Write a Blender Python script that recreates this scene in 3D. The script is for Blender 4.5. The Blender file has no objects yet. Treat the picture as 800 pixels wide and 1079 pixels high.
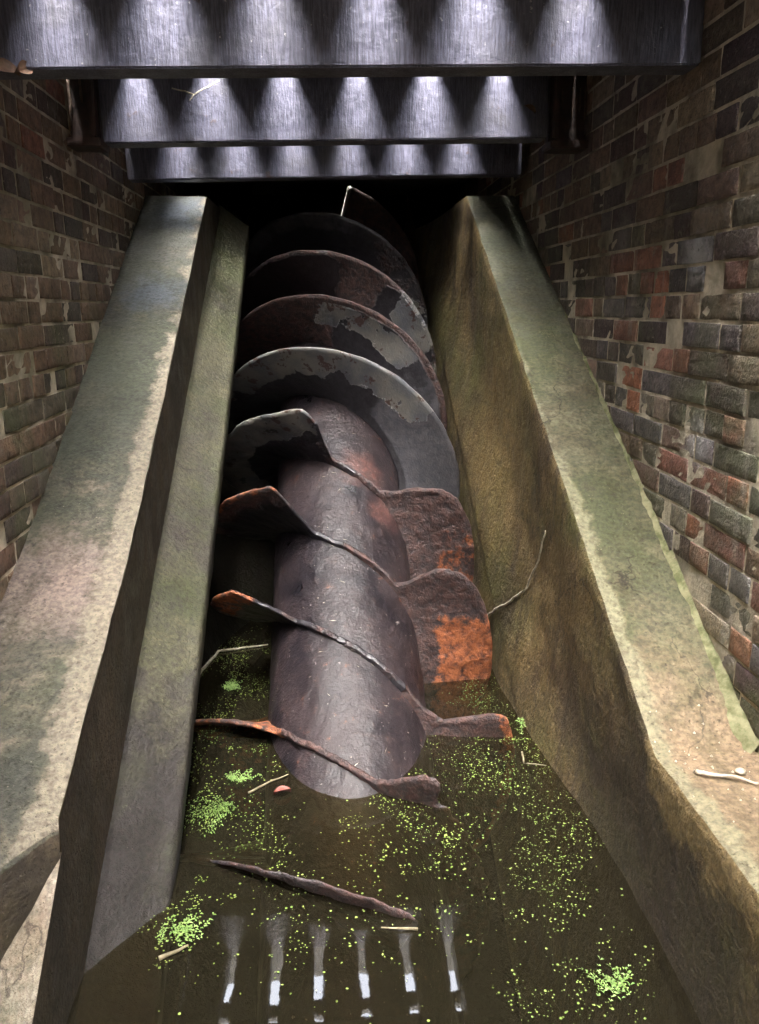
import bpy, bmesh, math, random
from math import radians, sin, cos, pi
from mathutils import Vector, Matrix, noise as mn

random.seed(7)
scene = bpy.context.scene
COL = scene.collection

# ------------------------------------------------------------------ frame of the place
CAM_H = 1.48                      # eye above the water (water is z = 0)
TH = radians(30.43)               # slope of the screw and its trough
CS, SN = cos(TH), sin(TH)
AX, AD = 0.056, 2.665             # screw axis in the cross-section (x, depth below eye, square to the slope)


def zq(q, y):                     # height of a line of the sloping section at station y
    return (q + SN * y) / CS + CAM_H


def SP(x, q, t):                  # section point (x, q) at distance t along the slope
    return Vector((x, t * CS - q * SN, t * SN + q * CS + CAM_H))


def smooth(a, b, v):
    u = max(0.0, min(1.0, (v - a) / (b - a)))
    return u * u * (3 - 2 * u)


def nz(p, s=1.0, seed=0.0):
    return mn.noise(Vector((p[0] * s + seed, p[1] * s + seed * 1.7, p[2] * s - seed)))


def fbm(p, s=1.0, seed=0.0, o=4):
    return mn.fractal(Vector((p[0] * s + seed, p[1] * s + seed * 1.3, p[2] * s - seed)), 1.0, 2.0, o)


# ------------------------------------------------------------------ objects
def tag(o, label=None, cat=None, group=None, kind=None):
    if label: o['label'] = label
    if cat: o['category'] = cat
    if group: o['group'] = group
    if kind: o['kind'] = kind
    return o


def mesh_obj(name, verts, faces, mat, parent=None, smooth_shade=True, attrs=None, origin=None, mats=None, fmat=None):
    """one mesh object; top-level meshes get their origin at the middle of their base"""
    if parent is not None:
        origin = parent.location.copy()
    elif origin is None:
        xs = [v[0] for v in verts]; ys = [v[1] for v in verts]; zs = [v[2] for v in verts]
        origin = Vector(((min(xs) + max(xs)) / 2, (min(ys) + max(ys)) / 2, min(zs)))
    me = bpy.data.meshes.new(name)
    me.from_pydata([(v[0] - origin[0], v[1] - origin[1], v[2] - origin[2]) for v in verts], [], faces)
    for m in (mats or [mat]):
        me.materials.append(m)
    if fmat:
        me.polygons.foreach_set('material_index', fmat)
    me.polygons.foreach_set('use_smooth', [smooth_shade] * len(me.polygons))
    for an, vals in (attrs or {}).items():
        if isinstance(vals[0], (tuple, list)):
            a = me.attributes.new(an, 'FLOAT_COLOR', 'POINT')
            a.data.foreach_set('color', [c for v in vals for c in v])
        else:
            a = me.attributes.new(an, 'FLOAT', 'POINT')
            a.data.foreach_set('value', vals)
    me.update()
    o = bpy.data.objects.new(name, me)
    COL.objects.link(o)
    if parent is not None:
        o.parent = parent
    else:
        o.location = origin
    return o


def empty(name, loc):
    o = bpy.data.objects.new(name, None)
    o.location = loc
    o.empty_display_size = 0.1
    COL.objects.link(o)
    return o


def grid_faces(nu, nv, off=0, wrap=False, flip=False):
    f = []
    for i in range(nu - 1):
        for j in range(nv if wrap else nv - 1):
            k = (j + 1) % nv
            q = (off + i * nv + j, off + i * nv + k, off + (i + 1) * nv + k, off + (i + 1) * nv + j)
            f.append(q[::-1] if flip else q)
    return f


class MB:                          # collects simple shapes into one mesh
    def __init__(s): s.v, s.f = [], []

    def box(s, x0, x1, y0, y1, z0, z1, b=0.0, seg=1, jit=0.0, seed=0, M=None):
        bm = bmesh.new()
        bmesh.ops.create_cube(bm, size=1)
        for v in bm.verts:
            v.co = Vector(((x0 + x1) / 2 + v.co.x * (x1 - x0), (y0 + y1) / 2 + v.co.y * (y1 - y0), (z0 + z1) / 2 + v.co.z * (z1 - z0)))
        if seg > 1:
            bmesh.ops.subdivide_edges(bm, edges=bm.edges[:], cuts=seg, use_grid_fill=True)
        if b > 0:
            sharp = [e for e in bm.edges if len(e.link_faces) == 2 and e.calc_face_angle(0) > 0.5]
            bmesh.ops.bevel(bm, geom=sharp, offset=b, segments=2, affect='EDGES')
        off = len(s.v)
        bm.verts.index_update()
        for v in bm.verts:
            c = v.co.copy()
            if jit:
                c += Vector((nz(c, 7, seed), nz(c, 7, seed + 5), nz(c, 7, seed + 9))) * jit
            s.v.append(M @ c if M else c)
        for f in bm.faces:
            s.f.append([off + v.index for v in f.verts])
        bm.free()
        return s

    def tube(s, pts, rad, n=6):
        off = len(s.v); m = len(pts)
        for i, p in enumerate(pts):
            p = Vector(p)
            d = (Vector(pts[min(i + 1, m - 1)]) - Vector(pts[max(i - 1, 0)])).normalized()
            a = d.orthogonal().normalized(); b = d.cross(a)
            r = rad[i] if isinstance(rad, (list, tuple)) else rad
            for k in range(n):
                s.v.append(p + a * (r * cos(2 * pi * k / n)) + b * (r * sin(2 * pi * k / n)))
        s.f += grid_faces(m, n, off, True)
        s.f.append([off + k for k in range(n)][::-1]); s.f.append([off + (m - 1) * n + k for k in range(n)])
        return s

    def build(s, name, mat, parent=None, smooth_shade=False):
        return mesh_obj(name, s.v, s.f, mat, parent, smooth_shade)


# ------------------------------------------------------------------ materials
class Mat:
    def __init__(s, name):
        s.m = bpy.data.materials.new(name); s.m.use_nodes = True
        s.t = s.m.node_tree; s.t.nodes.clear()
        s.out = s.t.nodes.new('ShaderNodeOutputMaterial')
        s.geo = s.t.nodes.new('ShaderNodeNewGeometry')
        s.pos = s.geo.outputs['Position']

    def link(s, a, b): s.t.links.new(a, b)

    def setin(s, sock, v):
        if hasattr(v, 'is_output') or isinstance(v, bpy.types.NodeSocket): s.link(v, sock)
        elif isinstance(v, tuple) and len(v) == 3 and sock.type == 'RGBA': sock.default_value = (*v, 1)
        else: sock.default_value = v

    def vec(s, scale=(1, 1, 1), rot=(0, 0, 0)):
        n = s.t.nodes.new('ShaderNodeMapping')
        s.link(s.pos, n.inputs[0]); n.inputs['Scale'].default_value = scale; n.inputs['Rotation'].default_value = rot
        return n.outputs[0]

    def noise(s, scale, detail=4, rough=0.55, vec=None, dist=0.0):
        n = s.t.nodes.new('ShaderNodeTexNoise')
        n.inputs['Scale'].default_value = scale; n.inputs['Detail'].default_value = detail
        n.inputs['Roughness'].default_value = rough; n.inputs['Distortion'].default_value = dist
        s.link(vec if vec else s.pos, n.inputs['Vector'])
        return n.outputs[0]

    def voro(s, scale, vec=None, feature='F1'):
        n = s.t.nodes.new('ShaderNodeTexVoronoi'); n.feature = feature
        n.inputs['Scale'].default_value = scale
        s.link(vec if vec else s.pos, n.inputs['Vector'])
        return n.outputs[0]

    def rng(s, v, lo, hi, a=0.0, b=1.0):
        n = s.t.nodes.new('ShaderNodeMapRange'); n.interpolation_type = 'SMOOTHSTEP'
        s.setin(n.inputs[0], v); n.inputs[1].default_value = lo; n.inputs[2].default_value = hi
        n.inputs[3].default_value = a; n.inputs[4].default_value = b
        return n.outputs[0]

    def math(s, op, a, b=0.0, c=0.0):
        n = s.t.nodes.new('ShaderNodeMath'); n.operation = op
        s.setin(n.inputs[0], a); s.setin(n.inputs[1], b); s.setin(n.inputs[2], c)
        return n.outputs[0]

    def mix(s, f, a, b, mode='MIX'):
        n = s.t.nodes.new('ShaderNodeMix'); n.data_type = 'RGBA'; n.blend_type = mode
        s.setin(n.inputs[0], f); s.setin(n.inputs[6], a); s.setin(n.inputs[7], b)
        return n.outputs[2]

    def attr(s, name):
        n = s.t.nodes.new('ShaderNodeAttribute'); n.attribute_name = name
        return n

    def sep(s):
        n = s.t.nodes.new('ShaderNodeSeparateXYZ'); s.link(s.pos, n.inputs[0]); return n.outputs

    def spot(s, p, r0, r1):               # a ragged-edged spot of colour round a point
        n = s.t.nodes.new('ShaderNodeVectorMath'); n.operation = 'DISTANCE'
        s.link(s.pos, n.inputs[0]); n.inputs[1].default_value = p
        d = s.math('ADD', n.outputs['Value'], s.math('MULTIPLY', s.math('SUBTRACT', s.noise(18, 4), .5), r1 * .9))
        return s.rng(d, r0, r1, 1, 0)

    def bump(s, h, strength=.3, dist=.01, normal=None):
        n = s.t.nodes.new('ShaderNodeBump'); n.inputs['Strength'].default_value = strength
        n.inputs['Distance'].default_value = dist; s.link(h, n.inputs['Height'])
        if normal: s.link(normal, n.inputs['Normal'])
        return n.outputs[0]

    def principled(s, color, rough=.6, metal=0.0, normal=None, spec=.5):
        n = s.t.nodes.new('ShaderNodeBsdfPrincipled')
        s.setin(n.inputs['Base Color'], color); s.setin(n.inputs['Roughness'], rough)
        s.setin(n.inputs['Metallic'], metal); n.inputs['Specular IOR Level'].default_value = spec
        if normal: s.link(normal, n.inputs['Normal'])
        s.link(n.outputs[0], s.out.inputs[0])
        return s.m


def t_crack(m):
    n = m.t.nodes.new('ShaderNodeTexVoronoi'); n.feature = 'DISTANCE_TO_EDGE'; n.inputs['Scale'].default_value = 1.5
    nn = m.t.nodes.new('ShaderNodeTexNoise'); nn.inputs['Scale'].default_value = 5; nn.inputs['Detail'].default_value = 6; m.link(m.pos, nn.inputs['Vector'])
    mx = m.t.nodes.new('ShaderNodeMix'); mx.data_type = 'RGBA'; mx.blend_type = 'ADD'; mx.inputs[0].default_value = .35
    m.link(m.pos, mx.inputs[6]); m.link(nn.outputs['Color'], mx.inputs[7]); m.link(mx.outputs[2], n.inputs['Vector'])
    return m.math('MULTIPLY', m.rng(n.outputs[0], .001, .006, 1, 0), m.rng(m.noise(1.7, 3), .5, .58))


def concrete(name, base, pale, algae, dirt, algae_thr=.5, dirt_thr=.55, streak=0.0, wet=.0, tint=None, spec=.4):
    m = Mat(name)
    n1 = m.noise(2.3, 6, .6); n2 = m.noise(9, 5, .6); n3 = m.noise(70, 3, .6); n4 = m.noise(3.1, 5, .65, m.vec((1, 1, 1), (.7, .3, 1.1)))
    c = m.mix(m.rng(n2, .35, .68), base, pale)
    c = m.mix(m.math('MULTIPLY', m.rng(n1, algae_thr - .1, algae_thr + .13), .85), c, algae)
    c = m.mix(m.math('MULTIPLY', m.rng(n4, dirt_thr - .06, dirt_thr + .16), .8), c, dirt)
    if streak:
        st = m.noise(1, 4, .6, m.vec((13, 13, 1.3)))
        c = m.mix(m.math('MULTIPLY', m.rng(st, .5, .68), streak), c, dirt)
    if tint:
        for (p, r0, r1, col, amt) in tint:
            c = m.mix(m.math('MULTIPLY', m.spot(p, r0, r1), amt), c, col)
    sl = m.vec((7, .8, 7), (-TH, 0, 0))
    s1 = m.noise(1, 5, .65, sl)
    c = m.mix(m.math('MULTIPLY', m.rng(s1, .5, .66), .55), c, m.mix(.5, algae, dirt))
    bl = m.noise(15, 6, .7)
    c = m.mix(m.math('MULTIPLY', m.rng(bl, .56, .64), .45), c, tuple(x * .7 for x in dirt))
    cr = t_crack(m)
    c = m.mix(m.math('MULTIPLY', cr, .75), c, tuple(x * .3 for x in dirt))
    ed = m.attr('edge').outputs['Fac']
    ew = m.rng(m.math('ADD', ed, m.math('MULTIPLY', m.math('SUBTRACT', m.noise(11, 6, .65), .5), 1.1)), .45, .7)
    c = m.mix(m.math('MULTIPLY', ew, .75), c, tuple(min(1, x * 1.25) for x in pale))
    # aggregate: fine pale grains, dark pits
    v = m.voro(120); g = m.rng(m.math('ADD', v, m.math('MULTIPLY', m.noise(33, 3), 1.0)), .5, .62, 1, 0)
    g = m.math('MULTIPLY', g, m.rng(m.noise(6, 4, .6), .5, .68))
    c = m.mix(m.math('MULTIPLY', g, .5), c, tuple(min(1, x * 2.2 + .05) for x in pale))
    pit = m.rng(m.noise(120, 2, .5), .62, .72)
    c = m.mix(m.math('MULTIPLY', pit, .5), c, tuple(x * .35 for x in dirt))
    c = m.mix(1.0, c, m.mix(m.rng(n3, .25, .75), (.6, .6, .6), (1.3, 1.3, 1.3)), 'MULTIPLY')
    h = m.math('ADD', m.math('MULTIPLY', n3, .6), m.math('MULTIPLY', m.noise(28, 5, .7), 1.0))
    h = m.math('SUBTRACT', h, m.math('MULTIPLY', pit, .5))
    return m.principled(c, m.rng(n2, .3, .7, .62 - wet, .88 - wet), 0, m.bump(h, .65, .015), spec)


M_CONC_L = concrete('parapet concrete pale', (.068, .062, .046), (.15, .129, .097), (.034, .04, .022), (.028, .028, .023), .45, .53,
                    tint=[((-.83, 2.9, 1.15), .15, .6, (.034, .039, .026), .75), ((-.76, 4.3, 1.95), .3, 1.0, (.05, .053, .048), .75), ((-.66, 4.3, 1.95), .05, .26, (.04, .052, .07), .8), ((-.72, 3.6, 1.55), .05, .22, (.04, .052, .07), .7), ((-.78, 2.2, .7), .05, .3, (.26, .19, .17), .6)])  # the widest, upper-end spot also paints in the weaker light there, over staining
M_CONC_R = concrete('parapet concrete mossy', (.078, .075, .042), (.138, .128, .08), (.043, .05, .018), (.06, .046, .026), .44, .55,
                    tint=[((.88, 4.0, 1.9), .3, 1.2, (.05, .056, .04), .7), ((.9, 1.35, .434), .15, .75, (.25, .17, .11), .75)])  # the upper-end spot paints in dimmer light over the green-grey tone
M_FLANK = concrete('trough concrete brown', (.135, .094, .041), (.205, .148, .071), (.075, .074, .024), (.045, .032, .021), .5, .5, .75, wet=.14, tint=[((.76, 1.6, .05), .3, .75, (.045, .032, .026), .75), ((.7, 3.4, .9), .2, .7, (.24, .165, .065), .5)])
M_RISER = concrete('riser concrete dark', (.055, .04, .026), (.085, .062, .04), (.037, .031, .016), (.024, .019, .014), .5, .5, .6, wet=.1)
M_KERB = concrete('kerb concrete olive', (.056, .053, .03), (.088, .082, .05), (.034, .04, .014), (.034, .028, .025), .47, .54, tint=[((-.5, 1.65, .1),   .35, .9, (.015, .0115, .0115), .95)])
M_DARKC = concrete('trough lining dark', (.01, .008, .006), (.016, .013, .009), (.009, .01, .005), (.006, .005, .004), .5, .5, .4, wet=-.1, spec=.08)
M_ROUGHC = concrete('broken concrete', (.24, .2, .15), (.38, .34, .28), (.12, .12, .08), (.2, .15, .11), .58, .6)


def brick_mat():
    m = Mat('weathered brick')
    a = m.attr('brick').outputs['Color']
    n1 = m.noise(30, 5, .65); n2 = m.noise(2.2, 5, .6); n3 = m.noise(110, 3, .6)
    c = m.mix(m.rng(n1, .3, .7), m.mix(1.0, a, (.62, .62, .64), 'MULTIPLY'), m.mix(1.0, a, (1.3, 1.25, 1.2), 'MULTIPLY'))
    x, y, z = m.sep()
    low = m.rng(z, 1.05, 1.9, 1, 0)
    alg = m.math('MULTIPLY', m.rng(n2, .46, .62), low)
    c = m.mix(m.math('MULTIPLY', alg, .7), c, (.12, .135, .075))
    st = m.noise(1, 4, .6, m.vec((9, 9, .9)))
    lime = m.math('MULTIPLY', m.rng(st, .62, .74), m.rng(m.noise(7, 4), .45, .62))
    c = m.mix(m.math('MULTIPLY', lime, .5), c, (.36, .34, .31))
    smear = m.math('MULTIPLY', m.rng(m.noise(16, 6, .7), .55, .68), m.rng(m.noise(2.8, 4), .42, .6))
    c = m.mix(m.math('MULTIPLY', smear, .6), c, (.3, .27, .22))
    sp = m.math('MAXIMUM', m.spot((1.02, 2.18, 1.607), .0, .10), m.spot((1.02, 2.08, 1.10), .0, .11))
    sp = m.math('MAXIMUM', sp, m.math('MULTIPLY', m.spot((1.02, 2.75, 1.70), .0, .12), .4))
    c = m.mix(m.math('MULTIPLY', sp, .65), c, (.6, .6, .62))  # white spots: efflorescence and glossy shine, both put into the brick colour
    n5 = m.noise(55, 4, .7)
    c = m.mix(m.rng(n5, .57, .68), c, m.mix(1.0, c, (.45, .45, .47), 'MULTIPLY'))
    c = m.mix(m.math('MULTIPLY', m.rng(m.noise(80, 3, .6), .62, .7), .5), c, (.3, .27, .23))
    veil = m.rng(m.noise(3.4, 6, .68), .5, .68)
    c = m.mix(m.math('MULTIPLY', veil, .35), c, (.14, .13, .105))
    h = m.math('ADD', m.math('MULTIPLY', n1, .8), m.math('ADD', m.math('MULTIPLY', n3, .5), m.math('MULTIPLY', n5, .7)))
    return m.principled(c, m.rng(n2, .3, .7, .5, .82), 0, m.bump(h, .9, .009), .35)


def mortar_mat():
    m = Mat('lime mortar')
    n1 = m.noise(14, 5, .6); n2 = m.noise(2.5, 4); n3 = m.noise(90, 3)
    c = m.mix(m.rng(n1, .3, .7), (.38, .34, .26), (.66, .59, .47))
    c = m.mix(m.math('MULTIPLY', m.rng(n2, .48, .62), .6), c, (.14, .145, .075))
    c = m.mix(m.math('MULTIPLY', m.rng(m.noise(5, 4), .5, .68), .7), c, (.1, .085, .075))
    return m.principled(c, .85, 0, m.bump(m.math('ADD', n1, n3), .6, .008))


M_BRICK, M_MORTAR = brick_mat(), mortar_mat()


def beam_mat():
    m = Mat('black painted beam')
    g = m.noise(1, 5, .7, m.vec((190, 190, 16)))
    n = m.noise(22, 5, .65); sp = m.voro(55)
    c = m.mix(m.rng(g, .3, .7), (.038, .038, .057), (.12, .12, .172))
    c = m.mix(m.math('MULTIPLY', m.rng(m.noise(4, 4), .5, .65), .5), c, (.07, .068, .08))
    c = m.mix(m.rng(m.noise(60, 3), .68, .76), c, (.3, .29, .3))
    c = m.mix(m.math('MULTIPLY', m.rng(m.noise(1, 5, .6, m.vec((24, 24, 3))), .6, .72), .35), c, (.03, .027, .026))
    c = m.mix(m.math('MULTIPLY', m.rng(m.noise(11, 6, .7), .64, .7), .7), c, (.07, .04, .03))
    h = m.math('ADD', m.math('MULTIPLY', g, .5), n)
    return m.principled(c, m.rng(n, .3, .7, .38, .6), 0, m.bump(h, .6, .009))


M_BEAM = beam_mat()


def plain(name, c1, c2, scale=20, rough=.7, bump=.4, metal=0, vec=None, spec=.5):
    m = Mat(name)
    n = m.noise(scale, 5, .62, m.vec(vec) if vec else None)
    c = m.mix(m.rng(n, .32, .68), c1, c2)
    return m.principled(c, rough, metal, m.bump(n, bump, .006), spec)


M_BOARD = plain('dark deck timber', (.03, .027, .026), (.075, .068, .06), 1, .75, .5, vec=(40, 3, 40))
M_RUSTY = plain('rusty bracket iron', (.01, .006, .005), (.04, .016, .011), 18, .6, .8)
M_DRIP = plain('dried drips', (.06, .04, .03), (.15, .11, .08), 40, .7, .4)
M_MOSSY = plain('yellow green mortar', (.07, .08, .028), (.22, .21, .12), 26, .9, .9)
M_SLAB = plain('dark roof concrete', (.05, .047, .043), (.09, .083, .075), 6, .85, .5)
M_WEED = plain('duckweed green', (.08, .13, .018), (.19, .24, .05), 45, .55, .2)
M_FROND = plain('pond weed bright green', (.09, .17, .03), (.2, .3, .08), 60, .55, .2)
M_TWIG = plain('pale bleached twig', (.3, .26, .19), (.55, .5, .4), 60, .75, .6)
M_TWIGD = plain('dark wet twig', (.12, .1, .06), (.24, .2, .12), 60, .6, .6)
M_LEAF = plain('red dead leaf', (.12, .016, .008), (.19, .035, .016), 50, .5, .3)
M_DRY = plain('brown dead leaf', (.07, .035, .018), (.16, .085, .045), 40, .7, .5)
M_STONE = plain('pale pebble', (.3, .26, .2), (.5, .45, .36), 60, .7, .4)
M_GRASS = plain('grass', (.04, .06, .02), (.075, .1, .035), 8, .9, .5)
M_PAVE = plain('worn paving', (.22, .2, .17), (.32, .29, .25), 5, .9, .5)
M_BED = plain('silt', (.03, .025, .015), (.05, .04, .025), 6, .9, .4)


def core_mat():
    m = Mat('corroded tube')
    n1 = m.noise(5, 6, .65); n2 = m.noise(24, 6, .68); n3 = m.noise(90, 3, .6); fl = m.noise(1, 4, .6, m.vec((26, 9, 14), (0.5, 0, 0)))
    c = m.mix(m.rng(n1, .32, .66), (.009, .008, .0105), (.027, .0195, .021))
    c = m.mix(m.math('MULTIPLY', m.rng(n2, .5, .7), .5), c, (.06, .04, .038))
    c = m.mix(m.math('MULTIPLY', m.rng(m.math('ADD', n2, m.math('MULTIPLY', n1, .5)), .9, .98), .8), c, (.13, .05, .026))
    sp = m.math('MAXIMUM', m.spot((-.15, 3.0, .58), .02, .13), m.spot((.33, 2.55, .36), .02, .12))
    sp = m.math('MAXIMUM', sp, m.spot((.335, 2.45, .22), .02, .14))
    c = m.mix(m.math('MULTIPLY', m.math('MULTIPLY', sp, m.rng(n2, .4, .56)), .9), c, (.34, .12, .04))
    sr = m.math('MAXIMUM', m.spot((.16, 3.5, .77), .03, .15), m.spot((.27, 3.32, .62), .02, .13))
    c = m.mix(m.math('MULTIPLY', sr, .75), c, m.mix(m.rng(n2, .35, .65), (.05, .026, .024), (.13, .06, .05)))
    pale = m.rng(m.noise(75, 3, .55, m.vec((1, .6, 1.4))), .685, .73)
    c = m.mix(m.math('MULTIPLY', pale, .55), c, (.27, .24, .23))
    h = m.math('ADD', m.math('MULTIPLY', n2, 1.0), m.math('ADD', m.math('MULTIPLY', fl, .35), m.math('MULTIPLY', n3, .3)))
    return m.principled(c, m.rng(n1, .3, .7, .27, .46), 0, m.bump(h, .6, .010), .3)


def flight_mat():
    m = Mat('corroded flight plate')
    P, O, Rr, B = (m.attr(k).outputs['Fac'] for k in ('paint', 'orange', 'rust', 'bare'))
    n1 = m.noise(6, 6, .62); n2 = m.noise(30, 5, .7); n3 = m.noise(110, 3, .6); n4 = m.noise(9, 5, .6, m.vec((1, 1, 1), (1, 2, .4)))
    c = m.mix(m.rng(n2, .3, .7), (.014, .013, .016), (.034, .031, .036))
    c = m.mix(m.rng(m.math('ADD', B, m.math('MULTIPLY', m.math('SUBTRACT', n1, .5), .7)), .42, .6), c, m.mix(m.rng(n2, .3, .7), (.055, .055, .064), (.095, .09, .098)))
    rustc = m.mix(m.rng(n2, .35, .66), (.026, .017, .018), (.082, .038, .031))
    rf = m.rng(m.math('ADD', Rr, m.math('MULTIPLY', m.math('SUBTRACT', n4, .5), 1.0)), .42, .62)
    c = m.mix(m.math('MULTIPLY', rf, .93), c, rustc)
    pf = m.rng(m.math('ADD', P, m.math('MULTIPLY', m.math('SUBTRACT', m.noise(8, 6, .6, m.vec((1, 1, 1), (.3, .8, 1.4))), .5), 1.25)), .5, .535)
    c = m.mix(pf, c, m.mix(m.rng(n1, .35, .65), (.1, .104, .118), (.185, .175, .155)))
    of = m.rng(m.math('ADD', m.math('ADD', O, m.math('MULTIPLY', m.math('SUBTRACT', n4, .5), 1.3)), m.math('MULTIPLY', m.math('SUBTRACT', n2, .5), 1.0)), .42, .72)
    c = m.mix(m.math('MULTIPLY', of, .95), c, m.mix(m.rng(n2, .3, .62), (.1, .03, .018), (.36, .11, .036)))
    # flakes of rust lifting through the paint
    fk = m.math('MULTIPLY', m.rng(m.noise(13, 5, .65), .585, .61), m.rng(pf, .3, .9))
    c = m.mix(m.math('MULTIPLY', fk, .9), c, (.06, .028, .022))
    rough = m.math('ADD', .36, m.math('MULTIPLY', m.math('MAXIMUM', rf, of), .32))
    h = m.math('ADD', m.math('MULTIPLY', n2, m.math('ADD', .35, m.math('MULTIPLY', m.math('MAXIMUM', rf, of), 2.6))), m.math('MULTIPLY', n3, .3))
    h = m.math('ADD', h, m.math('MULTIPLY', pf, .5))
    return m.principled(c, rough, 0, m.bump(h, .7, .01), .55)


M_CORE, M_FLIGHT = core_mat(), flight_mat()


def water_mat():
    m = Mat('murky water')
    t = m.t
    w = m.noise(5, 3, .5, m.vec((1, .6, 1))); w2 = m.noise(34, 2, .5)
    nrm = m.bump(m.math('ADD', w, m.math('MULTIPLY', w2, .04)), .035, .02)
    gl = t.nodes.new('ShaderNodeBsdfGlossy'); gl.inputs['Roughness'].default_value = .02; t.links.new(nrm, gl.inputs['Normal'])
    tr = t.nodes.new('ShaderNodeBsdfTransparent'); tr.inputs[0].default_value = (.82, .74, .56, 1)
    df = t.nodes.new('ShaderNodeBsdfDiffuse'); df.inputs[0].default_value = (.017, .0145, .0085, 1)
    mx = t.nodes.new('ShaderNodeMixShader'); mx.inputs[0].default_value = .5
    t.links.new(tr.outputs[0], mx.inputs[1]); t.links.new(df.outputs[0], mx.inputs[2])
    fr = t.nodes.new('ShaderNodeFresnel'); fr.inputs[0].default_value = 1.55   # index raised above water's to brighten the mirrored deck joints; t.links.new(nrm, fr.inputs['Normal'])
    m2 = t.nodes.new('ShaderNodeMixShader')
    t.links.new(fr.outputs[0], m2.inputs[0]); t.links.new(mx.outputs[0], m2.inputs[1]); t.links.new(gl.outputs[0], m2.inputs[2])
    t.links.new(m2.outputs[0], m.out.inputs[0])
    va = t.nodes.new('ShaderNodeVolumeAbsorption'); va.inputs[0].default_value = (.55, .36, .12, 1); va.inputs[1].default_value = 9
    t.links.new(va.outputs[0], m.out.inputs['Volume'])
    return m.m


M_WATER = water_mat()

# ------------------------------------------------------------------ the two concrete parapets
def z_right(y):                     # top of the right parapet along y
    zs = zq(-1.732, y)
    z = max(zs, CAM_H - 1.046)
    if y < 1.75: z = CAM_H - 1.046 + (z - CAM_H + 1.046) * smooth(1.52, 1.75, y) if y > 1.52 else CAM_H - 1.046
    return min(z, 2.045)


def q_left(y): return -1.765 + .10 * (1 - smooth(1.35, 2.5, y))
def z_left(y): return min(zq(q_left(y), y), 2.055)


YS = [-4.0, -3, -2, -1.0, -.8, -.6, -.4, -.2, 0, .2, .4, .6, .8] + [.9 + .035 * i for i in range(112)] + [4.9, 5.2, 5.6, 6.0, 6.6]


def flank_x(q):                     # the inner face of the right side leans in below the parapet
    return .765 - .09 * smooth(-2.15, -2.72, q)


root_r = empty('concrete_parapet', (.9, 1.5, CAM_H - 2.2))
tag(root_r, 'broad mossy concrete parapet sloping down the right side of the trough to a level landing', 'parapet')
xs = [1.06, 1.03, 1.0, .96, .92, .88, .84, .81, .79, .778]
V = []
for y in YS:
    zt = z_right(y)
    for x in xs:
        p = Vector((x, y, zt))
        p.z += fbm(p, 7, 3) * .003 + fbm(p, 1.2, 8) * .003
        V.append(p)
    e = Vector((.765, y, zt)); w = fbm(e, 12, 1) * .003
    V.append(Vector((.7715 + w, y, zt - .004 + fbm(e, 9, 4) * .0025)))
n = len(xs) + 1
ED = [max(0, 1 - (p.x - .765) / .11) * (.45 + .55 * smooth(3.2, 2.0, p.y)) for p in V]
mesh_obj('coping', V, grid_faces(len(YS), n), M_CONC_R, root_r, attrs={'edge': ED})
V2 = []
dz = [0, .012, .03, .06, .1, .16, .23, .31, .4, .5, .6, .7, .8, .9, 1.0, 1.12, 1.3, 1.6]
for i, y in enumerate(YS):
    top = V[i * n + n - 1]
    for k, d in enumerate(dz):
        if k == 0: V2.append(top.copy()); continue
        z = top.z - d
        q = (z - CAM_H) * CS - SN * y
        p = Vector((flank_x(q), y, z))
        p.x += (fbm(p, 3, 2) * .006 + (fbm(p, 12, 6) * .003)) * min(1, d / .1)
        if k == 1: p.x += .002
        V2.append(p)
ED = [max(0, 1 - (z_right(p.y) - p.z) / .24) * smooth(1.9, 1.5, p.y) for p in V2]
mesh_obj('inner_face', V2, grid_faces(len(YS), len(dz)), M_FLANK, root_r, attrs={'edge': ED})
# yellow green mortar fillet where the parapet meets the brick
V = []; ny = 150
for i in range(ny):
    y = 1.62 + 1.9 * i / (ny - 1); zt = z_right(y)
    k = (1 - .65 * smooth(2.3, 3.5, y)) * (1 + 1.0 * (1 - smooth(1.62, 1.9, y)))
    wd = k * (.022 + .012 * fbm((0, y, 0), 11, 5)); ht = k * (.016 + .012 * fbm((0, y, 4), 9, 7))
    for u in (0, .15, .4, .65, .85, 1):
        p = Vector((1.024 - wd * u, y, zt + ht * (1 - u) ** 1.4 + .0045 * (1 - u) - .002))
        p += Vector((nz(p, 40, 2), 0, nz(p, 45, 3))) * .003 * (u not in (0,))
        V.append(p)
mesh_obj('mortar_fillet', V, grid_faces(ny, 6), M_MOSSY, root_r)

root_l = empty('concrete_parapet', (-.77, 1.5, CAM_H - 2.2))
tag(root_l, 'pale grey concrete parapet sloping down the left side, its lower end cut off square', 'parapet')
xs = [-.97, -.94, -.9, -.86, -.82, -.78, -.74, -.70, -.66, -.625, -.602]
US = [0, .004, .015] + [.03 + .97 * (i / 110) for i in range(111)]
def yend(x): return 1.50 + .796 * (x + .588)
V = []
rows = []
for j, u in enumerate([-2, -1] + US):
    for x in xs + [-.592]:
        y0 = yend(x); y = y0 + max(0, u) * (5.3 - y0)
        p = Vector((x, y, z_left(y)))
        p.z += fbm(p, 7, 13) * .003 + fbm(p, 1.2, 18) * .003
        if x > -.6: p.z -= .005; p.x += fbm(p, 8, 11) * .003
        if u <= 0 and x > -.6: p.x = -.5885 if u < 0 else -.588
        if u == 0: p.z -= .004
        if u == -1: p += Vector((.002, -.006, -.016))
        if u == -2: p += Vector((.004 if x < -.6 else 0, -.008, -.075 - .28 * min(1, max(0, (-.5865 - x) / .13)))) + Vector((nz(p, 9), 0, 0)) * .004
        V.append(p)
n = len(xs) + 1
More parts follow.
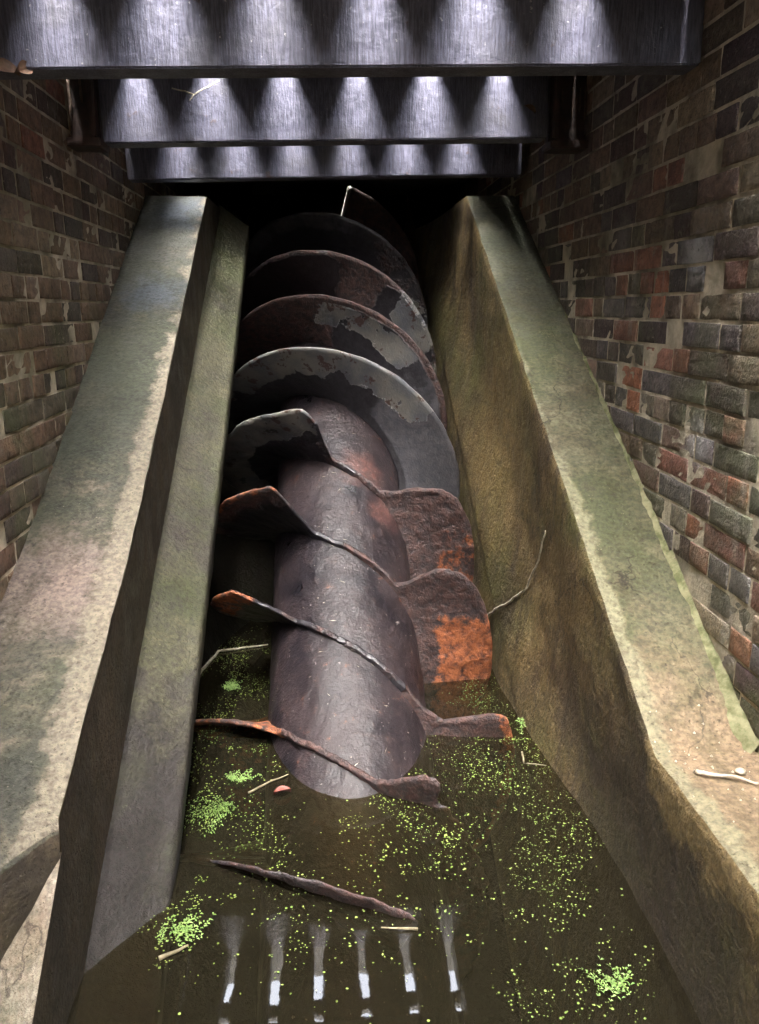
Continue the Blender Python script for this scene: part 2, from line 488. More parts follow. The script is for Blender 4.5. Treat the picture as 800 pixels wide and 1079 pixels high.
ED = [max(0, 1 - (-.59 - p.x) / .16) * (.6 + .4 * smooth(3.6, 2.4, p.y)) if i >= 2 * n else 0.0 for i, p in enumerate(V)]
F = grid_faces(len(US) + 2, n, flip=True)
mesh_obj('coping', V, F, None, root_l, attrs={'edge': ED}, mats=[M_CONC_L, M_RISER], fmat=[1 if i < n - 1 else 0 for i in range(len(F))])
V2 = []
YL = [.5, .8, 1.0, 1.2, 1.35, 1.45, 1.498, 1.502, 1.53] + [1.57 + .035 * i for i in range(104)] + [5.3]
dz = [0, .012, .05, .1, .15, .2, .25, .3, .37]
for y in YL:
    top = z_left(y) - .005
    if y < 1.50:
        top = min(top, CAM_H - 1.125 - (1.50 - y) * .80)
    for k, d in enumerate(dz):
        p = Vector((-.589, y, top - d))
        if k: p.x += fbm(p, 6, 12) * .003 * min(1, d / .1)
        V2.append(p)
    V2.append(Vector((-.589, y, top - .9)))
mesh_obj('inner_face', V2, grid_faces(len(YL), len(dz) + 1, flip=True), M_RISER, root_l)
# the broken lower slope under the cut end
A = Vector((-.589, 1.50, CAM_H - 1.125)); C = Vector((-.589, .90, CAM_H - 1.125 - .60 * .80)); B = Vector((-.7125, 1.402, CAM_H - 1.318))
nu, nv = 14, 12
V3 = []
for i in range(nu):
    for j in range(nv):
        u, v = i / (nu - 1), j / (nv - 1) * 2.8
        p = A + (C - A) * u + (B - A) * v
        if j: p.z += fbm(p, 9, 21) * .012
        V3.append(p)
mesh_obj('broken_slope', V3, grid_faces(nu, nv, flip=True), M_ROUGHC, root_l)

# the lower kerb on the left
prof = [(-.60, -2.046), (-.587, -2.052), (-.56, -2.070), (-.525, -2.094), (-.485, -2.122), (-.455, -2.142), (-.439, -2.147), (-.431, -2.156), (-.432, -2.2), (-.436, -2.25), (-.46, -2.30), (-.6, -2.34)]
YK = [.9 + .035 * i for i in range(120)]
V = []
for y in YK:
    for (x, q) in prof:
        p = Vector((x, y, zq(q, y)))
        if x > -.58 and q > -2.29:
            p.z += fbm(p, 6, 31) * .003; p.x += fbm(p, 9, 33) * .003
        V.append(p)
F = grid_faces(len(YK), len(prof), flip=True)
F.append([(len(YK) - 1) * len(prof) + k for k in range(len(prof))])
F.append([k for k in range(len(prof))][::-1])
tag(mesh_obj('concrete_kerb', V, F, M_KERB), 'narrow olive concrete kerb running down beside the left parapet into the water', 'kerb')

# curved invert of the trough
V = []; NA = 40
YT = [1.0 + .14 * i for i in range(41)]
for y in YT:
    for k in range(NA):
        a = radians(8 - 196 * k / (NA - 1))
        x, q = AX + .633 * cos(a), -AD + .633 * sin(a)
        p = Vector((x, y, zq(q, y))); p += Vector((fbm(p, 5, 41), 0, 0)) * .004
        V.append(p)
    for (x, q) in ((-.55, -2.45), (-.5, -2.33), (-.462, -2.302)):
        V.append(Vector((x, y, zq(q, y))))
F = grid_faces(len(YT), NA + 3)
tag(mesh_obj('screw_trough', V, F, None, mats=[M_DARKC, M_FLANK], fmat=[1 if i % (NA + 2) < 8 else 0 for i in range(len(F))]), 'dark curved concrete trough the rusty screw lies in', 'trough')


# ------------------------------------------------------------------ brick walls
def pick(pal):
    r = random.random() * sum(w for w, c in pal)
    for w, c in pal:
        r -= w
        if r <= 0: break
    k = random.uniform(.75, 1.25)
    return tuple(min(1, max(0, ch * k + random.uniform(-.008, .008))) for ch in c) + (1,)


DARKB, BLUEB, BROWN, REDB, ORB, BUFF, GRN = (.095, .076, .07), (.145, .128, .13), (.19, .138, .107), (.26, .135, .1), (.34, .15, .1), (.27, .22, .17), (.17, .16, .125)


def brick_color(side, y, z):
    c = brick_base(side, y, z)
    return c if side > 0 else tuple(v * k for v, k in zip(c[:3], (1.0, .95, .88))) + (1,)


def brick_base(side, y, z):
    if side > 0:
        r1 = math.exp(-((y - 2.45) ** 2 / .12 + (z - 1.3) ** 2 / .045)) * 2.2 + math.exp(-((y - 1.9) ** 2 / .05 + (z - .98) ** 2 / .03)) * 2.6
        up = smooth(1.55, 1.8, z)
        return pick([(1.5, DARKB), (1.3 * (1 - up * .4), BLUEB), (1.0 + 2.6 * up, BROWN), (.25 + r1, REDB), (.12 + r1 * .8, ORB), (.3 + .9 * up, BUFF), (.7 * (1 - up), GRN)])
    return pick([(1.6, DARKB), (.35, BLUEB), (3.2, BROWN), (.2, REDB), (.01, ORB), (.5, BUFF), (.5 * smooth(1.5, 1.1, z) + .02, GRN)])


def brick_wall(side, xp, ztop, label):
    V, F, C, FM = [], [], [], []
    zs0 = .165
    nrm = -side
    j = 0
    while True:
        z0 = zs0 + .075 * j
        if z0 > 2.33: break
        header_row = (j % 4 == 2) if side < 0 else (j % 5 == 3)
        y = .15 + random.uniform(0, .2); j += 1
        if z0 + .075 < ztop(y + .3) - .2 and z0 + .075 < ztop(.9) - .15: continue
        while y < 5.25:
            hd = header_row or random.random() < .3
            L = (.104 if hd else .213) + random.uniform(-.004, .004)
            y0, y1 = y + .002 + random.uniform(-.001, .001), y + L - .002
            y += L + .006
            if z0 + .07 < ztop((y0 + y1) / 2) - .14: continue
            h = .0655 + random.uniform(-.002, .0015)
            jz = random.uniform(-.001, .001) + .004 * nz((0, y0 * .6, z0 * 2), 1, side)
            out = random.uniform(-.0025, .0025) - (.012 if random.random() < .025 else 0)
            tilt = random.uniform(-.002, .002); ry = random.uniform(-.006, .006)
            nu = 9 if L > .15 else 6; nv = 6
            eu = .0022 / L; us = [0, 0, eu] + [(i + 1) / (nu - 3) for i in range(nu - 4)] + [1 - eu, 1, 1]
            vs = [0, 0, .035, .3, .5, .7, .965, 1, 1]
            off = len(V); col = brick_color(side, (y0 + y1) / 2, z0)
            sd = random.uniform(0, 50); rough = random.uniform(.0008, .0026)
            for a, u in enumerate(us):
                for b, v in enumerate(vs):
                    edge = (a in (0, 1, len(us) - 1, len(us) - 2)) + (b in (0, 1, len(vs) - 1, len(vs) - 2))
                    skirt = a in (0, len(us) - 1) or b in (0, len(vs) - 1)
                    yy = y0 + u * (y1 - y0); zz = z0 + jz + v * h + (u - .5) * ry * L
                    nn = mn.noise(Vector((yy * 22 + sd, zz * 22, sd))); n2 = mn.noise(Vector((yy * 60 + sd, zz * 60, sd + 9)))
                    d = out + tilt * (u - .5) * 2 + nn * rough + n2 * .0015
                    if edge: d -= .0006 * edge + max(0, nn - .15) * .005
                    if edge:
                        yy += n2 * .0018; zz += nn * .0014
                    if skirt: d -= .022
                    V.append((xp + nrm * d, yy, zz)); C.append(col)
            fs = grid_faces(len(us), len(vs), off, flip=(side > 0))
            F += fs; FM += [0] * len(fs)
    # mortar bed behind the brick faces
    off = len(V); ny, nzz = 180, 84
    for i in range(ny):
        for k in range(nzz):
            yy = .1 + 5.3 * i / (ny - 1); zz = .0 + 2.34 * k / (nzz - 1)
            d = -.0026 + .0013 * mn.noise(Vector((yy * 9, zz * 9, side * 7))) + .0014 * mn.noise(Vector((yy * 31, zz * 31, side * 3)))
            V.append((xp + nrm * d, yy, zz)); C.append((.2, .18, .15, 1))
    fs = grid_faces(ny, nzz, off, flip=(side > 0)); F += fs; FM += [1] * len(fs)
    # body of the wall, 0.33 m thick
    off = len(V)
    mb = MB().box(*sorted((xp + side * .035, xp + side * .36)), -4.0, 7.0, -.5, 2.3412)
    V += [tuple(v) for v in mb.v]; F += [[off + q for q in f] for f in mb.f]; FM += [1] * len(mb.f); C += [(.12, .08, .06, 1)] * len(mb.v)
    o = mesh_obj('brick_wall', V, F, None, attrs={'brick': C}, mats=[M_BRICK, M_MORTAR], fmat=FM)
    return tag(o, label, 'wall')


brick_wall(1, 1.02, z_right, 'right brick wall of mixed purple, red and greenish bricks with pale mortar')
brick_wall(-1, -.905, z_left, 'left brick wall of dull brown bricks with a row of dark headers')

# ------------------------------------------------------------------ the screw
N_TURN, T0, GAP, LEAD, R_CORE, R_RIM = 3, 2.657, .4856, 1.43, .298, .595


def screw_pt(rho, ph, t): return SP(AX + rho * sin(ph), -AD + rho * cos(ph), t)


def lerp_list(pts, x):
    if x <= pts[0][0]: return pts[0][1]
    for (a, va), (b, vb) in zip(pts, pts[1:]):
        if x <= b: return va + (vb - va) * (x - a) / (b - a)
    return pts[-1][1]


FULL = [(-180, R_RIM), (180, R_RIM)]
PROFILE = {
    -5: [(11.2, .2), (11.6, .58), (13, R_RIM), (180, R_RIM)],
    0: [(-180, R_RIM), (-15, R_RIM), (-12, .565), (-9.5, .53), (-10, .47), (-8.5, .42), (-7, .37), (-5, .33), (10, .322), (34, .322), (40, .37), (44, .43), (46, .47), (50, .53), (54, .572), (59, R_RIM), (180, R_RIM)],
    1: [(-180, .33), (-104, .35), (-92, .46), (-84, .57), (-77, .605), (-27, .605), (-25.5, .57), (-25, .5), (-24, .42), (-22, .35), (-19, .318), (-5, .312), (20, .32), (41, .32), (43.5, .36), (44.5, .43), (46, .5), (49, .55), (54, .58), (60, R_RIM), (180, R_RIM)],
    2: [(-180, .33), (-95, .33), (-82, .40), (-75, .50), (-67, .56), (-60, .585), (-52, .575), (-46, .58), (-44, .51), (-42, .46), (-40, .44), (-38, .37), (-35, .325), (0, .312), (30, .318), (55, .33), (64, .38), (66.5, .57), (69, R_RIM), (180, R_RIM)],
    3: [(-180, R_RIM), (-86, .59), (-78, .52), (-70, .46), (-60, .38), (-52, .325), (-10, .314), (10, .318), (15, .345), (20, .39), (23.5, .46), (26, .49), (31, .50), (35, .45), (38, .43), (46, .44), (70, .42), (180, .4)],
    4: [(-180, .586), (12, .586), (14.5, .57), (16, .3), (17, .2)],
}
LABELS = {0: 'flight with a broken grey-painted left half and a red-brown right plate', 1: 'flight rusted away to an orange stub and a thick orange plate',
          2: 'flight reduced to a ridge with an orange scrap on the left', 3: 'flight worn to a thin ridge near the water',
          4: 'lowest flight, its rim breaking the water surface', -5: 'topmost reddish flight with a bright cut end'}


def flight_surface(k, ph, rad, p):
    """what covers the plate: grey paint, orange rust, brown rust, bare grey steel (each 0..1)"""
    paint = orange = rust = bare = 0.0
    d = math.degrees(ph)
    if k == -1:
        paint = .62 * smooth(.28, .6, rad) * (1 - smooth(38, 62, d)) * smooth(-100, -60, d) + .05
        if rad > .72: paint += .1
        bare = .85 * smooth(5, 45, d) * smooth(.0, .2, rad)
        rust = .45 * smooth(.9, .99, rad)
    elif k == 0:
        paint = .66 * smooth(.3, .55, rad) * (1 - smooth(-12, -5, d))
        rust = .9 * smooth(30, 42, d) + .5 * smooth(-25, -8, d) * (1 - smooth(.4, .7, rad))
        orange = .5 * smooth(55, 80, d) * smooth(.2, .6, rad)
    elif k == 1:
        rust = .8 if d > 0 else .3 + .35 * smooth(.6, .9, rad); bare = .35 if d < 0 else 0
        orange = .56 * (1 - smooth(-30, -18, d)) * smooth(.9, .99, rad) if d < 0 else .70 * smooth(.40, .2, p.z) * smooth(.12, .35, rad) + .1 * smooth(.45, .3, p.z)
    elif k == 2:
        rust = .8 if d > 0 else .3 + .4 * smooth(.6, .9, rad)
        orange = .60 * smooth(.3, .7, rad) if d < 0 else .85 * smooth(.75, .95, rad)
        if -40 < d < 40: rust = .45; bare = .4
    elif k == 3:
        rust = .65; orange = .52 if d < -45 else .1
    elif k == 4:
        rust = .6; orange = .25 * (1 - smooth(-40, -20, d)); bare = .4
    elif k == -2:
        paint = .6 * smooth(-30, -5, d) * (1 - smooth(48, 60, d)) * smooth(.3, .5, rad) * (1 - smooth(.85, .95, rad))
        rust = .72 * (1 - smooth(-10, 10, d)) + .75 * smooth(.8, .92, rad)
        bare = .5 * smooth(20, 50, d)
    elif k == -3:
        paint = .6 * smooth(28, 48, d) * (1 - smooth(85, 100, d)) * smooth(.35, .55, rad) + .42 * smooth(-70, -50, d) * (1 - smooth(-45, -30, d)) * smooth(.5, .8, rad)
        rust = .75 * smooth(-5, 10, d) * (1 - smooth(28, 42, d)) + .55 * smooth(.85, .95, rad); bare = .4 * smooth(40, 70, d)
    elif k == -4:
        bare = .55 * smooth(.45, .75, rad) * (1 - smooth(15, 40, d)); rust = .5 * smooth(10, 40, d)
        paint = .5 * smooth(60, 75, d) * smooth(.5, .7, rad)
    elif k == -5:
        rust = .85 * smooth(14, 16, d); paint = 1.6 * (1 - smooth(13.5, 14.5, d))  # pale coat on the cut end paints in the strip of light there
    return paint, orange, rust, bare


root_s = empty('archimedes_screw', screw_pt(0, 0, .2))
tag(root_s, 'big rusty three-start Archimedes screw with broken flights lying in the trough', 'screw')
# core tube
V = []; NT_, NA = 230, 150
for i in range(NT_):
    t = .25 + 5.3 * i / (NT_ - 1)
    for a in range(NA):
        ph = 2 * pi * a / NA
        p = screw_pt(R_CORE, ph, t)
        r = R_CORE + .0035 * fbm(p, 9, 51) + .0025 * fbm(p, 26, 52, 3)
        V.append(screw_pt(r, ph, t))
F = grid_faces(NT_, NA, 0, True)
F.append([a for a in range(NA)]); F.append([(NT_ - 1) * NA + a for a in range(NA)][::-1])
mesh_obj('core_tube', V, F, M_CORE, root_s)

NR = 16
for k in range(-5, 5):
    prof = PROFILE.get(k, FULL)
    d0, d1 = (prof[0][0] if k == -5 else -180), (17 if k == 4 else 180)
    steps = int((d1 - d0) / 1.25) + 1
    V = []; A_ = {'paint': [], 'orange': [], 'rust': [], 'bare': []}
    th = .006 if k < 0 else (.006 if k == 4 else .009)
    for i in range(steps):
        d = d0 + (d1 - d0) * i / (steps - 1); ph = radians(d)
        R = lerp_list(prof, d)
        e = screw_pt(R, ph, T0)
        if R < .57 and R > .36: R += .018 * nz((d * .13, k * 5, 0), 1.0, 3) + .014 * nz((d * .5, k * 5, 0), 1.0, 9)
        else: R += (.004 if k < 0 else (.009 if d < 0 else .006)) * nz((d * .12, k * 7.3, 1), 1.0, 5) + .002 * nz((d * .5, k * 7.3, 1), 1.0, 5)
        t = T0 - GAP * k - LEAD * ph / (2 * pi)
        wear = 0 if k < 0 else 1
        for side in (-1, 1):
            for j in range(NR):
                f = j / (NR - 1) if side < 0 else 1 - j / (NR - 1)
                rho = R_CORE - .012 + (R - R_CORE + .012) * f
                ff = (rho - R_CORE) / (R_RIM - R_CORE)
                if k == -5 and d < 14.5: th = .02
                elif k == -5: th = .006
                hh = th * (1.0 if f < .97 else .55) * (1 + .5 * max(0, 1 - ff * 6))
                p = screw_pt(rho, ph, t)
                dn = side * hh + .006 * fbm(p, 5, 60 + k) + wear * (.006 * fbm(p, 15, 70 + k) + .003 * fbm(p, 45, 75 + k))
                p = screw_pt(rho, ph, t + dn)
                V.append(p)
                s4 = flight_surface(k, ph, ff, p)
                for nme, v in zip(('paint', 'orange', 'rust', 'bare'), s4): A_[nme].append(v)
    F = grid_faces(steps, 2 * NR, 0, True)
    F.append([a for a in range(2 * NR)][::-1]); F.append([(steps - 1) * 2 * NR + a for a in range(2 * NR)])
    o = mesh_obj('flight', V, F, M_FLIGHT, root_s, attrs=A_)
    if k in LABELS: o['label'] = LABELS[k]

# ------------------------------------------------------------------ beams, deck, roof
SLOTS = [-.915 + .265 * i for i in range(7)]
SLW = .028
for (y0, y1, x0, x1, lab) in ((.45, .55, -1.0, 1.1, 'black crossbeam overhead carrying the front of the deck, above the picture'), (2.27, 2.37, -.99, 1.03, 'nearest and deepest-looking black crossbeam at the top of the picture'),
                              (3.20, 3.30, -.785, .868, 'middle black crossbeam held between two rusty wall brackets'),
                              (4.05, 4.15, -.90, .98, 'farthest black crossbeam, just above the top of the screw')):
    mb = MB(); M = Matrix.Translation((0, y0, 2.08)) @ Matrix.Rotation(radians(-.9), 4, 'Y') @ Matrix.Translation((0, -y0, -2.08))
    mb.box(x0, x1, y0, y1, 2.083, 2.3412, b=.005, M=M)
    o = mb.build('crossbeam', M_BEAM, None, False)
    tag(o, lab, 'beam', 'black beams across the shaft')
for (x0, x1, sd, lab) in ((-.955, -.80, -1, 'rust-red iron bracket on the left wall at the end of the middle beam'), (.882, 1.05, 1, 'rust-red iron bracket on the right wall at the end of the middle beam')):
    root = empty('wall_bracket', ((x0 + x1) / 2, 3.24, 2.09)); tag(root, lab, 'bracket', 'brackets at the ends of the middle beam')
    mb = MB()
    mb.box(x0, x1, 3.225, 3.275, 2.085, 2.33, b=.004, seg=3, jit=.004, seed=3)
    xin = x1 - .018 if sd < 0 else x0
    mb.box(x0, x0 + .022, 3.17, 3.224, 2.085, 2.325, b=.005, seg=3, jit=.005, seed=8)
    mb.box(x1 - .022, x1, 3.17, 3.224, 2.085, 2.325, b=.005, seg=3, jit=.005, seed=9)
    mb.build('channel', M_RUSTY, root)
    m2 = MB(); m2.box(x0 - .01, x1 + .012, 3.16, 3.29, 2.055, 2.083, b=.004, seg=3, jit=.005, seed=5); m2.build('foot_plate', M_RUSTY, root)
    m3 = MB()
    for q in range(5):
        xx = x0 + .03 + (x1 - x0 - .06) * random.random(); zz = 2.31 - random.random() * .05; ln = random.uniform(.06, .17)
        m3.tube([(xx + .003 * nz((i, q, 0), .9), 3.222, zz - ln * i / 7) for i in range(8)], [.0035, .003, .004, .003, .0035, .0045, .004, .002], 6)
    m3.build('dried_drips', M_DRIP, root, True)
# decking boards along the shaft, with open joints
edges = [-1.0] + SLOTS + [1.04]
first = None
SLW_I = [.011, .027, .031, .029, .026, .031, .027, .03]
SLW_I[7] = .034          # half width of each open joint
edges = [-1.0] + SLOTS + [.94, 1.05]
for i in range(9):
    a = edges[i] + (SLW_I[i - 1] if i else 0); b = edges[i + 1] - (SLW_I[i] if i < 8 else 0)
    spans = [(b, -4.0 + random.uniform(-.001, .03), 4.42)]
    if i == 7: spans = [(b, -4.0, 1.597), (.9685, 1.603, 4.42)]
    for (bb, ya, yb) in spans:
        mb = MB(); mb.box(a, bb, ya, yb, 2.342 + random.uniform(0, .002), 2.465, b=.004)
        o = mb.build('deck_board', M_BOARD)
        tag(o, 'dark plank of the open-jointed deck resting on the black crossbeams', 'deck board', 'planks of the deck over the shaft')
mb = MB().box(-1.05, 1.08, 3.70, 3.80, 2.468, 2.51, b=.004)
tag(mb.build('deck_batten', M_BOARD), 'dark plank lying crosswise on top of the deck, seen only mirrored in the water', 'plank')
mb = MB()
mb.box(-1.3, 1.4, 4.423, 5.25, 2.3385, 2.95); mb.box(-1.3, .10, 5.252, 5.60, 2.3385, 2.95); mb.box(.30, 1.4, 5.252, 5.60, 2.3385, 2.95); mb.box(-1.3, 1.4, 5.602, 7.2, 2.3385, 2.95)  # hole left and slab thickened to drop light on the screw's top
tag(mb.build('roof_slab', M_SLAB), 'dark concrete roof slab over the upper end of the screw, behind the beams', 'roof slab')
mb = MB().box(-1.27, 1.385, -4.35, -4.002, -1.3, 2.47)  # added wall, out of view: light then comes only through the deck joints
tag(mb.build('end_wall', M_SLAB), 'unseen bulkhead added behind the viewer to shut out light from the open end', 'wall')
mb = MB().box(-1.3, 1.4, 6.62, 6.9, -.4, 2.343)
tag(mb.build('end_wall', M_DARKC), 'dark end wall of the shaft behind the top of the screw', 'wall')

# ------------------------------------------------------------------ setting
mb = MB()
def sheet(mb, x0, x1, y0, y1, z):
    o = len(mb.v); mb.v += [Vector((x0, y0, z)), Vector((x1, y0, z)), Vector((x1, y1, z)), Vector((x0, y1, z))]; mb.f.append([o, o + 1, o + 2, o + 3])
def wallface(mb, a, b, z0, z1):
    o = len(mb.v); mb.v += [Vector((*a, z0)), Vector((*b, z0)), Vector((*b, z1)), Vector((*a, z1))]; mb.f.append([o, o + 1, o + 2, o + 3])
G = 2.33
for r in ((-300, -7, -300, 300), (7, 300, -300, 300), (-7, 7, 7.2, 300), (-7, -1.262, -4.0, 7.2), (1.377, 7, -4.0, 7.2), (-7, 7, -300, -14)): sheet(mb, *r, G)
for a, b in (((-7, -14), (-7, -4)), ((7, -4), (7, -14)), ((-7, -4), (-1.262, -4)), ((1.377, -4), (7, -4)), ((7, -14), (-7, -14))): wallface(mb, a, b, -.6, G)
tag(mb.build('ground', M_GRASS), kind='structure')
mb = MB(); sheet(mb, -7, 7, -14, 7, -1.35); tag(mb.build('channel_bed', M_BED), kind='structure')
mb = MB(); mb.box(1.4, 7, -14, -4.01, -.6, .42); mb.box(-7, -1.3, -14, -4.01, -.6, .42)
tag(mb.build('paving', M_PAVE), kind='structure')
mb = MB(); mb.box(-1.4, .99, -13.9, 6.5, -1.3, 0)
tag(mb.build('water', M_WATER), kind='structure')

# ------------------------------------------------------------------ floating weed and litter
def on_water(x, y):
    if x < -.60 or x > .76: return False
    q = (0 - CAM_H) * CS - SN * y
    if x > flank_x(q) - .004: return False
    if x < -.44 and y < 1.75 + (x + .43) * -.0 and q > -2.11: return False
    rx, rq = x - AX, q + AD
    return rx * rx + rq * rq > (R_CORE + .006) ** 2


CL = [(.44, 2.18, .12, 240), (.6, 2.33, .1, 240), (.33, 2.04, .1, 200), (.235, 1.747, .13, 210), (.128, 2.01, .16, 240), (.70, 2.55, .07, 150), (.56, 1.93, .17, 160),
      (.6, 1.63, .14, 90), (.64, 1.4, .12, 110), (-.315, 2.14, .12, 220), (-.39, 2.05, .08, 140), (-.42, 3.2, .12, 300), (-.36, 3.45, .1, 200), (-.34, 2.46, .14, 140),
      (-.40, 1.66, .08, 170), (-.39, 1.77, .07, 110), (-.42, 1.56, .06, 90), (-.51, 1.43, .06, 60), (-.1, 1.9, .2, 130), (.35, 1.45, .3, 130), (.0, 1.6, .35, 150), (.2, 2.0, .3, 300), (.25, 1.85, .2, 200)]
V, F = [], []
def disc(x, y, r, z=.003):
    o = len(V); a0 = random.random() * 6.28; el = random.uniform(.6, 1); tx, ty = random.uniform(-.15, .15), random.uniform(-.15, .15)
    for i in range(6):
        a = i * pi / 3; dx, dy = r * cos(a), r * el * sin(a)
        xx, yy = dx * cos(a0) - dy * sin(a0), dx * sin(a0) + dy * cos(a0)
        V.append((x + xx, y + yy, z + abs(xx * tx + yy * ty) * 1.2)); 
    F.append([o + i for i in range(6)])
for (cx, cy, sd, nn) in CL:
    subs = [(random.gauss(cx, sd), random.gauss(cy, sd)) for _ in range(max(3, nn // 22))]
    for _ in range(int(nn * .5)):
        if random.random() < .85:
            s0 = random.choice(subs); x, y = random.gauss(s0[0], sd * .16), random.gauss(s0[1], sd * .16)
        else: x, y = random.gauss(cx, sd * 1.3), random.gauss(cy, sd * 1.3)
        if on_water(x, y): disc(x, y, random.choice((.0013, .0016, .002, .0024, .003, .0038)))
for _ in range(42000):
    x, y = random.uniform(-.6, .78), random.uniform(1.15, 3.5)
    w = fbm((x, y * .75, 0), 4.2, 91, 5) + .35 * fbm((x, y, 0), 14, 93, 3)
    side = .27 * smooth(.12, .5, x) + .3 * smooth(-.1, -.38, x) - .32 * smooth(1.75, 1.35, y) + .1
    if random.random() > smooth(.16, .8, w + side) * .6: continue
    if on_water(x, y): disc(x, y, random.choice((.0012, .0014, .0016, .002, .0024, .003)), .002)
tag(mesh_obj('duckweed', V, F, M_WEED, None, False), 'specks of light green duckweed scattered over the dark water', 'duckweed', kind='stuff')


def frond(cx, cy, size, n, ang, spread, label):
    V, F = [], []
    for _ in range(n):
        a = ang + random.uniform(-spread, spread); L = size * random.uniform(.35, 1); x, y = cx + random.gauss(0, .010 + size * .07), cy + random.gauss(0, .006 + size * .05); bend = random.uniform(-.8, .8)
        m = 7
        for i in range(m):
            aa = a + bend * i / m
            x2, y2 = x + cos(aa) * L / m, y + sin(aa) * L / m
            for sgn in (-1, 1):
                b = aa + sgn * random.uniform(.5, 1.0); l2 = random.uniform(.006, .014); w = random.uniform(.0012, .0024)
                o = len(V); z = random.uniform(.003, .016)
                V.extend([(x, y, z), (x + cos(b) * l2 * .5 - sin(b) * w, y + sin(b) * l2 * .5 + cos(b) * w, z + .003), (x + cos(b) * l2, y + sin(b) * l2, z - .001), (x + cos(b) * l2 * .5 + sin(b) * w, y + sin(b) * l2 * .5 - cos(b) * w, z + .001)])
                F.append([o, o + 1, o + 2, o + 3])
            x, y = x2, y2
    return tag(mesh_obj('weed_clump', V, F, M_FROND, None, False), label, 'water weed', 'clumps of bright floating weed')


frond(-.33, 2.13, .17, 40, 3.5, .9, 'largest feathery clump of bright green weed floating left of the tube')
frond(-.315, 2.27, .06, 14, 1.4, 1.0, 'small tuft of green weed just above the largest clump')
frond(.70, 2.56, .12, 28, -.6, 1.2, 'bright green weed clump beside the orange plate against the right wall')
frond(.61, 1.38, .10, 18, 1.3, .7, 'bright green weed clump low down near the right wall')
frond(-.40, 1.62, .10, 14, 1.2, .7, 'wispy yellow-green weed along the foot of the left kerb')
frond(-.42, 2.93, .07, 16, .2, .8, 'dim green weed in the dark gap left of the tube')


def twig(pts, rad, mat, label, name='twig'):
    out = []
    P = [Vector(p) for p in pts]
    for a, b in zip(P, P[1:]):
        for i in range(6):
            p = a.lerp(b, i / 6); out.append(p + Vector((nz(p, 25, 1), nz(p, 25, 3), nz(p, 25, 5))) * rad * .9)
    out.append(P[-1]); m = len(out)
    mb = MB().tube(out, [rad * (1 - .6 * i / (m - 1)) for i in range(m)], 7)
    return tag(mb.build(name, mat, None, True), label, 'twig')


def fx(y, z): return flank_x((z - CAM_H) * CS - SN * y) - .006
tw = [(3.17, CAM_H - 1.335), (3.0, CAM_H - 1.21), (2.9, CAM_H - 1.14), (2.78, CAM_H - 1.04), (2.68, CAM_H - .90), (2.61, CAM_H - .765)]
twig([(fx(y, z) - (.01 if i < 2 else 0), y, z) for i, (y, z) in enumerate(tw)],   .0065, M_TWIG, 'pale bent stick leaning on the inner face of the right parapet')
twig([(-.552, 3.05, .006), (-.502, 3.27, .008), (-.4, 3.3, .008), (-.285, 3.33, .006)], .007, M_TWIG, 'pale bent twig floating in the dark gap left of the tube')
twig([(-.42, 1.555, .006), (-.36, 1.592, .007)], .006, M_TWIGD, 'short straw-coloured stick floating at the foot of the kerb')
twig([(.194, 1.600, .006), (.105, 1.612, .006)], .004, M_TWIGD, 'thin twig floating by the tip of the lowest flight')
twig([(-.27, 2.2, .006), (-.2, 2.26, .006), (-.15, 2.29, .007)], .004, M_TWIGD, 'thin twig floating between the largest weed clump and the tube')
twig([(.64, 2.36, .006), (.63, 2.29, .006), (.70, 2.27, .006)], .004, M_TWIGD, 'small hooked twig floating right of the screw')
twig([(.826, 1.55, .443), (.85, 1.53, .445), (.885, 1.523, .445), (.945, 1.49, .442)], .006, M_STONE, 'white broken stick lying on the right landing')
mb = MB(); r = bmesh.new(); bmesh.ops.create_icosphere(r, subdivisions=2, radius=.010); r.verts.index_update()
mb.v = [Vector((.928, 1.538, .443)) + Vector((v.co.x * 1.3, v.co.y, v.co.z * .7)) + v.co * .35 * nz(v.co, 60) for v in r.verts]; mb.f = [[v.index for v in f.verts] for f in r.faces]; r.free()
tag(mb.build('pebble', M_STONE, None, True), 'pale pebble beside the white stick on the right landing', 'pebble')
# gravel grains on the landing
mb = MB()
for _ in range(110):
    x, y = random.uniform(.78, 1.01), random.uniform(.9, 1.75)
    s = random.choice((.0015, .002, .003, .004)); z = z_right(y) + .004
    o = len(mb.v); h = [Vector((x + s * cos(a) * random.uniform(.6, 1.2), y + s * sin(a), z - .002)) for a in (0, 1.3, 2.6, 3.9, 5.1)]
    mb.v += h + [Vector((x, y, z + s * .8))]; mb.f += [[o + i, o + (i + 1) % 5, o + 5] for i in range(5)]
tag(mb.build('grit', M_STONE), 'pale grit scattered over the right landing', 'grit', kind='stuff')
# leaves
def leaf(name, c, L, W, rot, mat, label, lift=.012):
    V, F = [], []
    for i in range(7):
        u = i / 6; w = W * sin(pi * min(1, u * 1.02)) ** .8
        for v in (-1, 0, 1):
            V.append(Vector((L * (u - .5), v * w * .5, lift * abs(v) + lift * .8 * sin(u * 3))))
    F = grid_faces(7, 3)
    R = Matrix.Translation(c) @ Matrix.Rotation(rot[2], 4, 'Z') @ Matrix.Rotation(rot[1], 4, 'Y') @ Matrix.Rotation(rot[0], 4, 'X')
    return tag(mesh_obj(name, [R @ v for v in V], F, mat, None, True), label, 'leaf')
leaf('dead_leaf', (-.165, 2.185, .006), .055, .026, (0, 0, .2), M_LEAF, 'red dead leaf floating at the left foot of the tube')
leaf('dead_leaf', (-.79, 2.262, 2.062), .085, .05, (.9, .2, .3), M_DRY, 'curled brown dead leaf stuck under the near beam at the left wall')
